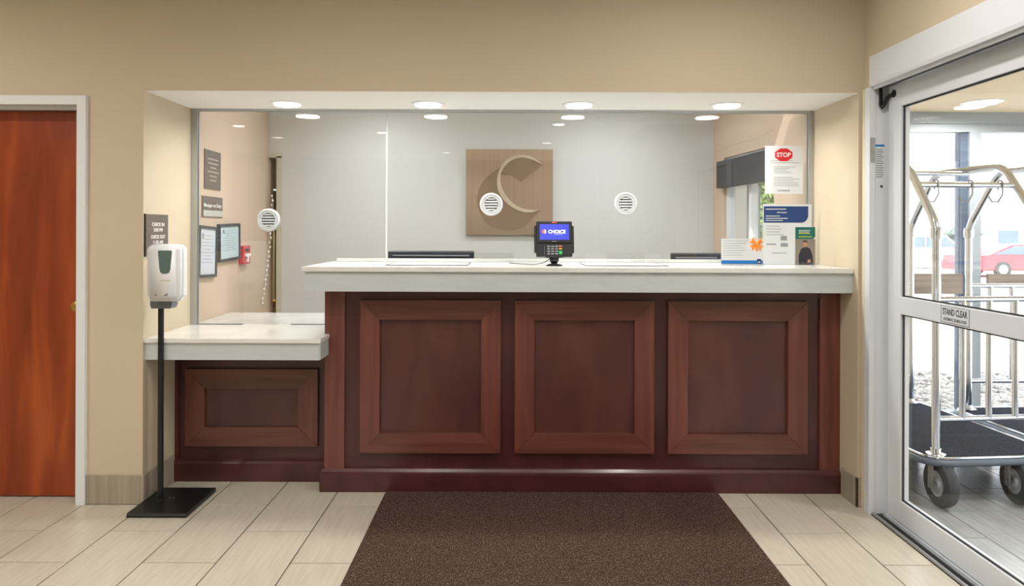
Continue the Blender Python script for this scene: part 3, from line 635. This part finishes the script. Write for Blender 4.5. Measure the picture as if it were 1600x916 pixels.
MB().prism([(b.x - .042, b.z + .01), (b.x - .022, b.z + .016), (b.x - .026, b.z + .03), (b.x - .04, b.z + .028)], YR - .0032, YR - .0018, 'y').build('photo_hand', MATS['photo_skin'], t)
MB().box(a.x - .003, b.x + .003, YR + .001, YR + .003, 1.1885, a.z - .02).box(a.x - .003, b.x + .003, YR - .03, YR + .003, 1.1885, 1.1915).box(a.x - .003, b.x + .003, YR - .03, YR - .028, 1.1915, 1.21).build('holder', ACRYL, t)

# ---- signs on the left side wall
ci = empty('check_in_sign', (XL, 3.62, 1.24), 'small brown CHECK IN plaque on the wall behind the sanitizer dispenser', 'sign')
MB().box(XL, XL + .006, 3.512, 3.742, 1.238, 1.452, bev=.001, seg=1).build('plate', SIGNB, ci)
MB().box(XL, XL + .007, 3.507, 3.512, 1.237, 1.453).build('dark_edge', DARK, ci)
for s_, z_, w_ in (('CHECK IN', 1.400, .125), ('3:00 PM', 1.372, .092), ('CHECK OUT', 1.336, .145), ('11:00 AM', 1.308, .1)):
    text(s_, LETTER, ci, (XL + .006, 3.636, z_), w_, '+x', .019, bold=.012)
def xl(D): return XL + (OXL - XL) * (D - YG) / (YB - YG)
def wallthing(name, d0, d1, z0, z1, label, cat, tilt=0):
    dm = (d0 + d1) / 2; ang = math.atan2(OXL - XL, YB - YG)
    t = empty(name, (xl(dm), dm, (z0 + z1) / 2), label, cat); t.rotation_euler = (R(tilt), 0, -ang)
    return t, (d1 - d0) / 2, (z1 - z0) / 2
def lb(t, x0, x1, y0, y1, z0, z1, name, mat, par=None, bev=0):    # box in the thing's own frame
    m = MB().box(x0, x1, y0, y1, z0, z1, bev=bev); m.bm.verts.ensure_lookup_table()
    bmesh.ops.translate(m.bm, vec=t.location, verts=m.bm.verts[:]); return m.build(name, mat, par or t)
t, hy, hz = wallthing('service_sign', 4.2, 4.455, 1.622, 1.86, 'upper brown plaque with six pale text lines on the office wall', 'sign')
lb(t, 0, .008, -hy, hy, -hz, hz, 'plate', SIGNB)
for i, w_ in enumerate((.085, .08, .05, .088, .06, .05)): lb(t, .008, .009, -w_, w_, .066 - i * .026 - .005, .066 - i * .026 + .004, 'text_line', base('pale_print', '#a79f95', .7))
t, hy, hz = wallthing('duty_sign', 4.165, 4.49, 1.45, 1.577, 'lower brown Manager on Duty plaque with a pale name strip', 'sign')
lb(t, 0, .008, -hy, hy, -hz, hz, 'plate', SIGNB); lb(t, .008, .011, -hy + .01, hy, -hz + .004, -hz + .042, 'name_strip', base('pale_strip', '#b9bab2', .5))
text('Manager on Duty', LETTER, t, t.location + Vector((.008, 0, .006)), .28, '+x', .03, bold=.01)
def framed(d0, d1, z0, z1, tilt, label, col):
    t, hy, hz = wallthing('framed_certificate', d0, d1, z0, z1, label, 'picture frame', tilt)
    fr = base('dark_grey_frame', '#3f454b', .4); w_ = .018
    lb(t, .0, .014, -hy + .01, hy - .01, -hz + .01, hz - .01, 'sheet', base('certificate' + col, col, .35))
    for a in ((-hy, hy, hz - w_, hz), (-hy, hy, -hz, -hz + w_), (-hy, -hy + w_, -hz + w_, hz - w_), (hy - w_, hy, -hz + w_, hz - w_)): lb(t, 0, .022, *a, 'frame_side', fr, bev=.002)
    m = MB()
    for i in range(9):
        a_ = random.uniform(.3, .75) * hy; z_ = hz * .62 - i * hz * .13
        m.box(.014, .0146, -a_, a_, z_ - .0012, z_ + .0012)
    m.box(.014, .0146, -hy * .62, -hy * .48, hz * .5, hz * .7)
    bmesh.ops.translate(m.bm, vec=t.location, verts=m.bm.verts[:]); m.build('print', PRINTG, t)
framed(4.09, 4.37, 1.085, 1.395, -2.5, 'left framed white certificate hung crooked on the office wall', '#d3d9e2')
framed(4.41, 4.79, 1.170, 1.413, 1.5, 'right framed pale blue certificate beside the red fire alarm', '#c3d6da')
t, hy, hz = wallthing('fire_alarm_pull', 4.81, 4.955, 1.135, 1.262, 'red fire alarm pull station on the office wall', 'fire alarm')
lb(t, 0, .035, -hy, hy, -hz, hz, 'case', REDC, bev=.004); lb(t, .035, .048, -.045, .045, -.012, .010, 'pull_handle', LETTER, bev=.002)
lb(t, .035, .037, -.035, .035, .025, .042, 'dark_window', BLACK); lb(t, .035, .046, -.014, .014, -.05, -.012, 'handle_stem', LETTER, bev=.002)
# row of white dots joined by a thin cord
bcn = empty('dot_string', (-1.84, 5.2, .85), 'string of small white beads left of the narrow doorway', 'bead chain')
pts = []
for i in range(24):
    u = i / 23; px = 424.5 - 15 * u ** 1.8 + (1.5 if i % 2 else 0); py = 306 + 168 * u; k_ = (px - 800) / F; a_ = (OXL - XL) / (YB - YG); D = (XL + .009 - a_ * YG) / (k_ - a_); D = min(D, 5.44)
    v = at(px, py, D); v.x = max(v.x, xl(v.y) + .01); pts.append(v)
m = S(MB())
for v in pts: m.ball(v, .0085, n=8)
m.build('dots', base('white_dot', '#ffffff', .2, spec=.8), bcn)
MB().tube(pts, .0015, 5).build('cord', LETTER, bcn)

# ---- sanitizer stand and dispenser
ss = empty('sanitizer_stand', (-1.69, 3.5, 0), 'black pole stand with a flat rectangular base on the tile floor', 'stand')
MB().prism([(3.330, .0008), (3.330, .010), (3.334, .018), (3.342, .021), (3.668, .021), (3.672, .0008)], -1.832, -1.548, 'x', bev=.001).build('base_plate', BLACKM, ss)
px_ = -1.757
S(MB().cyl((px_, 3.505, .021), (px_, 3.505, 1.03), .0138, n=24)).build('pole', BLACKM, ss)
S(MB().lathe([(.021, .021), (.020, .025), (.0138, .027), (.0138, .021)], (px_, 3.505, 0))).build('collar', BLACKM, ss)
for sx_ in (.035, .055): S(MB().cyl((px_ + sx_, 3.53, .021), (px_ + sx_, 3.53, .0225), .004, n=10)).build('screw', ZINC, ss)
S(MB().prism([(px_ - .028, .982), (px_ + .064, .982), (px_ + .072, 1.0), (px_ + .072, 1.0225), (px_ - .034, 1.0225), (px_ - .034, 1.0)], 3.46, 3.535, 'y', bev=.004)).build('bracket', base('grey_bracket', '#6e747c', .35, .5), ss)
ds = empty('sanitizer_dispenser', (-1.727, 3.45, 1.018), 'white automatic hand sanitizer dispenser on the black pole stand', 'dispenser')
cxd = -1.700; w_ = .0825; zb, zt = 1.020, 1.302
prof = [(-w_, zb + .03), (-w_ + .02, zb), (w_ - .02, zb), (w_, zb + .03), (w_, zt - .028), (w_ - .008, zt - .012), (w_ - .026, zt - .002), (w_ - .05, zt), (-w_ + .05, zt), (-w_ + .026, zt - .002), (-w_ + .008, zt - .012), (-w_, zt - .028)]
MB().prism([(cxd + a_, b_) for a_, b_ in prof], 3.445, 3.488, 'y', bev=.004).build('back_plate', CREAMP, ds)
MB().prism([(cxd + a_ * .97, zb + (b_ - zb) * .985 + .003) for a_, b_ in prof], 3.400, 3.448, 'y', bev=.014).build('cover', CREAMP, ds).data.polygons.foreach_set('use_smooth', [False] * 0 or [True] * len(ds.children[-1].data.polygons))
vw = [(-.034, .252 - .0), (-.030, .258), (.030, .258), (.034, .252), (.026, .165), (.020, .150), (.010, .145), (-.010, .145), (-.020, .150), (-.026, .165)]
MB().prism([(cxd + .014 + a_, zb - .006 + b_) for a_, b_ in vw], 3.397, 3.4015, 'y', bev=.001).build('level_window', base('smoked_green_window', '#56706a', .15, coat=.5), ds)
MB().box(cxd - .012, cxd + .038, 3.3994, 3.4005, zb + .104, zb + .108).build('gold_print', base('gold_print', '#bfb58a', .6), ds)
S(MB().cyl((cxd - .03, 3.4005, zb + .035), (cxd - .03, 3.3985, zb + .035), .003, n=10)).build('indicator', PRINTD, ds)
MB().prism([(cxd + .008, zb + .03), (cxd + .028, zb + .03), (cxd + .028, zb + .045), (cxd + .012, zb + .038)], 3.3992, 3.4005, 'y').build('hand_mark', PRINTG, ds)

# ---- mat
mt = MB().box(-.655, 1.08, .9, 3.655, .001, .010, bev=.003).build('entrance_mat', MATC)
tag(mt, 'large dark brown flecked scraper mat on the tiles before the desk', 'mat')

# ---- luggage carts (own frame: long axis y, front end at -y)
def make_cart(label):
    t = empty('luggage_cart', (0, 0, 0), label, 'luggage cart', 'chrome luggage carts in the vestibule')
    L2, W2, zp = .57, .36, .235
    def rr(w_, l_, r_, n=6):
        o = []
        for cx_, cy_, a0_ in ((w_ - r_, l_ - r_, 0), (-w_ + r_, l_ - r_, 90), (-w_ + r_, -l_ + r_, 180), (w_ - r_, -l_ + r_, 270)):
            for k in range(n + 1): a_ = R(a0_ + 90 * k / n); o.append((cx_ + r_ * math.cos(a_), cy_ + r_ * math.sin(a_)))
        return o
    MB().prism(rr(W2, L2, .1), zp - .02, zp + .012).build('deck', base('cart_deck_steel', '#8b9198', .3, .8), t)
    MB().prism(rr(W2 - .018, L2 - .018, .085), zp + .012, zp + .019).build('deck_carpet', CARTC, t)
    o = rr(W2 + .006, L2 + .006, .106); S(MB().tube([(x, y, zp - .008) for x, y in o + o[:2]], .017, 10)).build('bumper', base('blue_grey_bumper', '#5e6a78', .4), t)
    o = rr(W2 - .004, L2 - .004, .098); S(MB().tube([(x, y, zp + .014) for x, y in o + o[:2]], .008, 8)).build('deck_edge', CHROME, t)
    px_, py_ = W2 - .075, L2 - .06; r = .0205; zk, zt = 1.41, 1.735
    for s_ in (-1, 1):
        a = MB(); x = s_ * px_; xi = s_ * (px_ - .01)
        S(a).tube([(x, -py_, zp + .02), (x, -py_, zk), (xi, -py_ + .24, zt), (xi, py_ - .24, zt), (x, py_, zk), (x, py_, zp + .02)], r, 14, fillet=.07); a.build('arch_post', CHROME, t)
        for e in (-1, 1):
            S(MB().lathe([(.045, 0), (.045, .006), (.028, .012), (.024, .03), (0, .03)], (x, e * py_, zp + .018))).build('post_flange', CHROME, t)
            S(MB().lathe([(.026, 0), (.028, .01), (.028, .05), (.026, .06), (.0, .06)], (x, e * py_, zk - .07))).build('post_collar', CHROME, t)
    S(MB().tube([(-px_, 0, zt - .02), (px_, 0, zt - .02)], .014)).build('cross_bar', CHROME, t)
    S(MB().tube([(-px_ + .02, -py_ + .16, zt - .11), (px_ - .02, -py_ + .16, zt - .11)], .016)).build('hanger_bar', CHROME, t)
    for hx_ in (-.17, .02, .19):
        hy_, hz_ = -py_ + .16, zt - .11
        pts = [(hx_, hy_ + .02 * math.cos(a_), hz_ + .026 * math.sin(a_)) for a_ in [R(-60 + 30 * k) for k in range(10)]]
        pts += [(hx_ + .0, hy_ - .018, hz_ - .05), (hx_ - .012, hy_, hz_ - .09), (hx_ - .045, hy_, hz_ - .088), (hx_ - .065, hy_, hz_ - .06)]
        S(MB().tube(pts, .0045, 6)).build('coat_hook', ZINC, t)
    for e in (-1, 1):
        for z_ in (1.035, .432): S(MB().tube([(-px_, e * py_, z_), (px_, e * py_, z_)], .015)).build('gate_rail', CHROME, t)
        for x in (-.143, .0, .143): S(MB().tube([(x, e * py_, .432), (x, e * py_, 1.035)], .0155)).build('gate_bar', CHROME, t)
    for cx_, cy_, rot in ((-.275, -.535, -5), (.14, -.535, -8), (-.24, .46, -15), (.24, .46, -15)):
        M = Matrix.Translation((cx_, cy_, 0)) @ Matrix.Rotation(R(rot), 4, 'Z') @ Matrix.Diagonal((1.25, 1.06, 1.06, 1))
        wh = S(MB().lathe([(.060, -.022), (.085, -.026), (.103, -.020), (.109, -.008), (.109, .008), (.103, .020), (.085, .026), (.060, .022), (.060, -.022)], (0, 0, .1095), 'x', 28, M=M)).build('wheel', RUBBER, t)
        S(MB().lathe([(0, -.02), (.02, -.024), (.03, -.016), (.055, -.014), (.062, -.022), (.062, .022), (.055, .014), (.03, .016), (.02, .024), (0, .02)], (0, 0, .1095), 'x', 24, M=M)).build('hub', base('hub_grey', '#b9bdc0', .4, .4), wh)
        MB().box(-.045, -.039, -.018, .018, .085, .212, bev=.001, seg=1, M=M).box(.039, .045, -.018, .018, .085, .212, bev=.001, seg=1, M=M).box(-.045, .045, -.03, .03, .206, .214, bev=.001, seg=1, M=M).cyl((-.05, 0, .1095), (.05, 0, .1095), .008, M=M).build('caster_fork', ZINC, t)
    return t
cart = make_cart('chrome luggage cart nearest the door glass, front wheels and charcoal deck in view')
c2 = copy_tree(cart)
cart.location = (2.38, 4.06, 0); cart.rotation_euler = (0, 0, R(5))
c2.location = (3.20, 3.93, 0); c2.rotation_euler = (0, 0, R(3)); c2['label'] = 'second chrome luggage cart, partly cut off at the right edge of the photo'
# boards in the window
tag(MB().box(2.55, 3.262, 5.06, 5.098, .925, 1.072, bev=.002).build('bumper_board', grain('weathered_board', '#6f625a', '#9c8d80', (1.5, 20, 30), .6)), 'weathered brown wooden board across the vestibule window, left of the mullion', 'board')
tag(MB().box(3.45, 4.42, 5.06, 5.09, .98, 1.072, bev=.002).build('bumper_board', MATS['weathered_board']), 'narrower brown wooden board across the window, right of the mullion', 'board')

# =============================================== OUTSIDE
CONC = grain('sunlit_concrete', '#c9c7c2', '#d8d6d1', (2, 2, 2), .85)
struct('ground', MB().prism([(5.19, -.06), (9, -.06), (16, -.5), (160, -.5), (160, -.7), (5.19, -.7)], -60, 120, 'x'), CONC)
struct('ground', MB().box(-60, 120, -60, -6.15, -.5, -.1).box(4.6, 120, -6.15, 5.19, -.5, -.1), CONC)
gr = MB(); rk = random.Random(3)
for i in range(2600):
    y = 5.25 + 1.85 * rk.random(); x = 2.0 + rk.random() * 4.2; r = .022 + .022 * rk.random()
    t = bmesh.new(); bmesh.ops.create_icosphere(t, subdivisions=1, radius=r)
    for v in t.verts: v.co *= .75 + .5 * rk.random()
    for v in t.verts: v.co.z *= .6
    bmesh.ops.transform(t, matrix=Matrix.Translation((x, y, -.055 + .02 * rk.random())) @ Matrix.Rotation(rk.random() * 6, 4, 'Z'), verts=t.verts[:])
    me = bpy.data.meshes.new('t'); t.to_mesh(me); t.free(); gr.bm.from_mesh(me); bpy.data.meshes.remove(me)
gro = gr.build('gravel', grain('grey_gravel', '#8c8784', '#d3cfca', (30, 30, 30), .9, bump=0), kind='stuff'); tag(gro, 'bed of grey white gravel outside the vestibule window', 'gravel')
CARGL = base('car_window', '#5d6f80', .15); TYRE = base('tyre', '#33363a', .8); RIM = base('alloy', '#b7babd', .35, .6)
def car(name, loc, body, mat, roof, label, L, wheels):
    t = empty(name, loc, label, 'car'); X, Y, Z = loc; W = .88
    MB().prism([(X + a, Z + b) for a, b in body], Y - W, Y + W, 'y', bev=.05).build('body', mat, t)
    MB().prism([(X + a, Z + b) for a, b in roof], Y - W + .12, Y + W - .12, 'y', bev=.05).build('cabin', mat, t)
    xs = [a for a, b in roof]; zs = [b for a, b in roof]; x0, x1, z0, z1 = min(xs), max(xs), min(zs), max(zs); cx_ = (x0 + x1) / 2
    ins = lambda a, b: (X + cx_ + (a - cx_) * .9, Z + z0 + .06 + (b - z0) * .78)
    k = [ins(a, b) for a, b in roof]
    MB().prism(k, Y - W + .10, Y - W + .13, 'y').build('side_window', CARGL, t)
    MB().box(X + cx_ - .04, X + cx_ + .04, Y - W + .09, Y - W + .12, Z + z0, Z + z1 - .03).build('door_pillar', mat, t)
    for wx in wheels:
        for sy in (-1, 1):
            o = S(MB().lathe([(.2, -.1), (.32, -.1), (.34, -.06), (.34, .06), (.32, .1), (.2, .1), (.2, -.1)], (X + wx, Y + sy * (W - .06), Z + .34), 'y', 24)).build('wheel', TYRE, t)
            m = MB().cyl((X + wx, Y + sy * (W - .06) - .085, Z + .34), (X + wx, Y + sy * (W - .06) + .085, Z + .34), .21, n=20)
            m.build('rim', RIM, o)
    return t
car('white_suv', (21.3, 36, -.5), [(-2.3, .3), (2.4, .3), (2.45, .75), (2.3, 1.0), (1.0, 1.08), (-2.3, 1.08), (-2.4, .6)], base('white_car_paint', '#e6e8ea', .3), [(-2.3, 1.04), (-2.1, 1.68), (.6, 1.72), (1.35, 1.06)], 'white sport utility car parked outside, seen through the left window pane', 4.7, (-1.5, 1.45))
car('red_car', (21.1, 29.5, -.5), [(-2.45, .28), (2.4, .28), (2.45, .6), (2.2, .78), (1.5, .90), (-1.2, .93), (-2.35, .88), (-2.5, .55)], base('red_car_paint', '#d3404a', .3), [(-1.5, .88), (-.5, 1.34), (.8, 1.38), (1.7, .88)], 'red sedan parked outside beyond the carts', 4.6, (-1.0, 1.6))
b_ = empty('roadside_building', (44, 66, -.5), 'low pale building with dark windows far across the lot', 'building')
MB().box(38.5, 62, 64, 72, -.5, 2.0).build('wall', base('pale_render', '#d9dbdd', .8), b_)
MB().box(38, 62.5, 63.6, 72.4, 2.0, 2.4).build('roof', base('pale_roof', '#c4c8cc', .8), b_)
for x in (41, 44.5, 47.5, 51): MB().box(x, x + 1.8, 63.9, 64.0, .3, 1.5).build('window', CARGL, b_)
MB().box(20, 34, 70, 78, -.5, 1.4).build('annex', MATS['pale_render'], b_)
def tree(loc, r, h, n, label, cols, cat='tree', name='leafy_tree'):
    t = empty(name, loc, label, cat); X, Y, Z = loc; rr_ = random.Random(int(X * 10))
    S(MB().tube([(X, Y, Z), (X + .05, Y, Z + h * .45), (X, Y + .05, Z + h * .8)], .06 + h * .015, 8)).build('trunk', base('bark', '#5b4a3c', .9), t)
    m = MB(); bm = m.bm
    for i in range(n):
        while True:
            v = Vector((rr_.uniform(-1, 1), rr_.uniform(-1, 1), rr_.uniform(-1, 1)))
            if .3 < v.length < 1: break
        v.x *= r * (.8 + .3 * math.sin(v.z * 7)); v.y *= r; v.z *= h * .33; c_ = Vector((X, Y, Z + h * .68)) + v; s_ = .05 + .07 * rr_.random() + r * .02
        a = Vector((rr_.uniform(-1, 1), rr_.uniform(-1, 1), rr_.uniform(-1, 1))).normalized() * s_; b = a.orthogonal().normalized() * s_ * .5
        bm.faces.new([bm.verts.new(c_ - a), bm.verts.new(c_ + b), bm.verts.new(c_ + a), bm.verts.new(c_ - b)])
    m.build('foliage', cols, t, kind='stuff')
LEAF = grain('leaf_green', '#4f6f2c', '#93a860', (9, 9, 9), .7, bump=0)
LEAFD = grain('leaf_grey_green', '#5c6e63', '#8a9a90', (9, 9, 9), .8, bump=0)
tree((3.6, 11.5, -.3), 1.0, 3.1, 5000, 'green leafy tree outside the small office window', LEAF)
tree((5.6, 15.5, -.5), 1.3, 3.4, 5000, 'green tree farther off outside the small office window', LEAF)
tree((37.3, 58, -.5), 1.5, 2.3, 4000, 'dull green tree by the pale building far outside', LEAFD)
tree((9.5, -.5, -.1), 1.4, 3.6, 4000, 'green tree beside the entrance, out of direct view', LEAF)
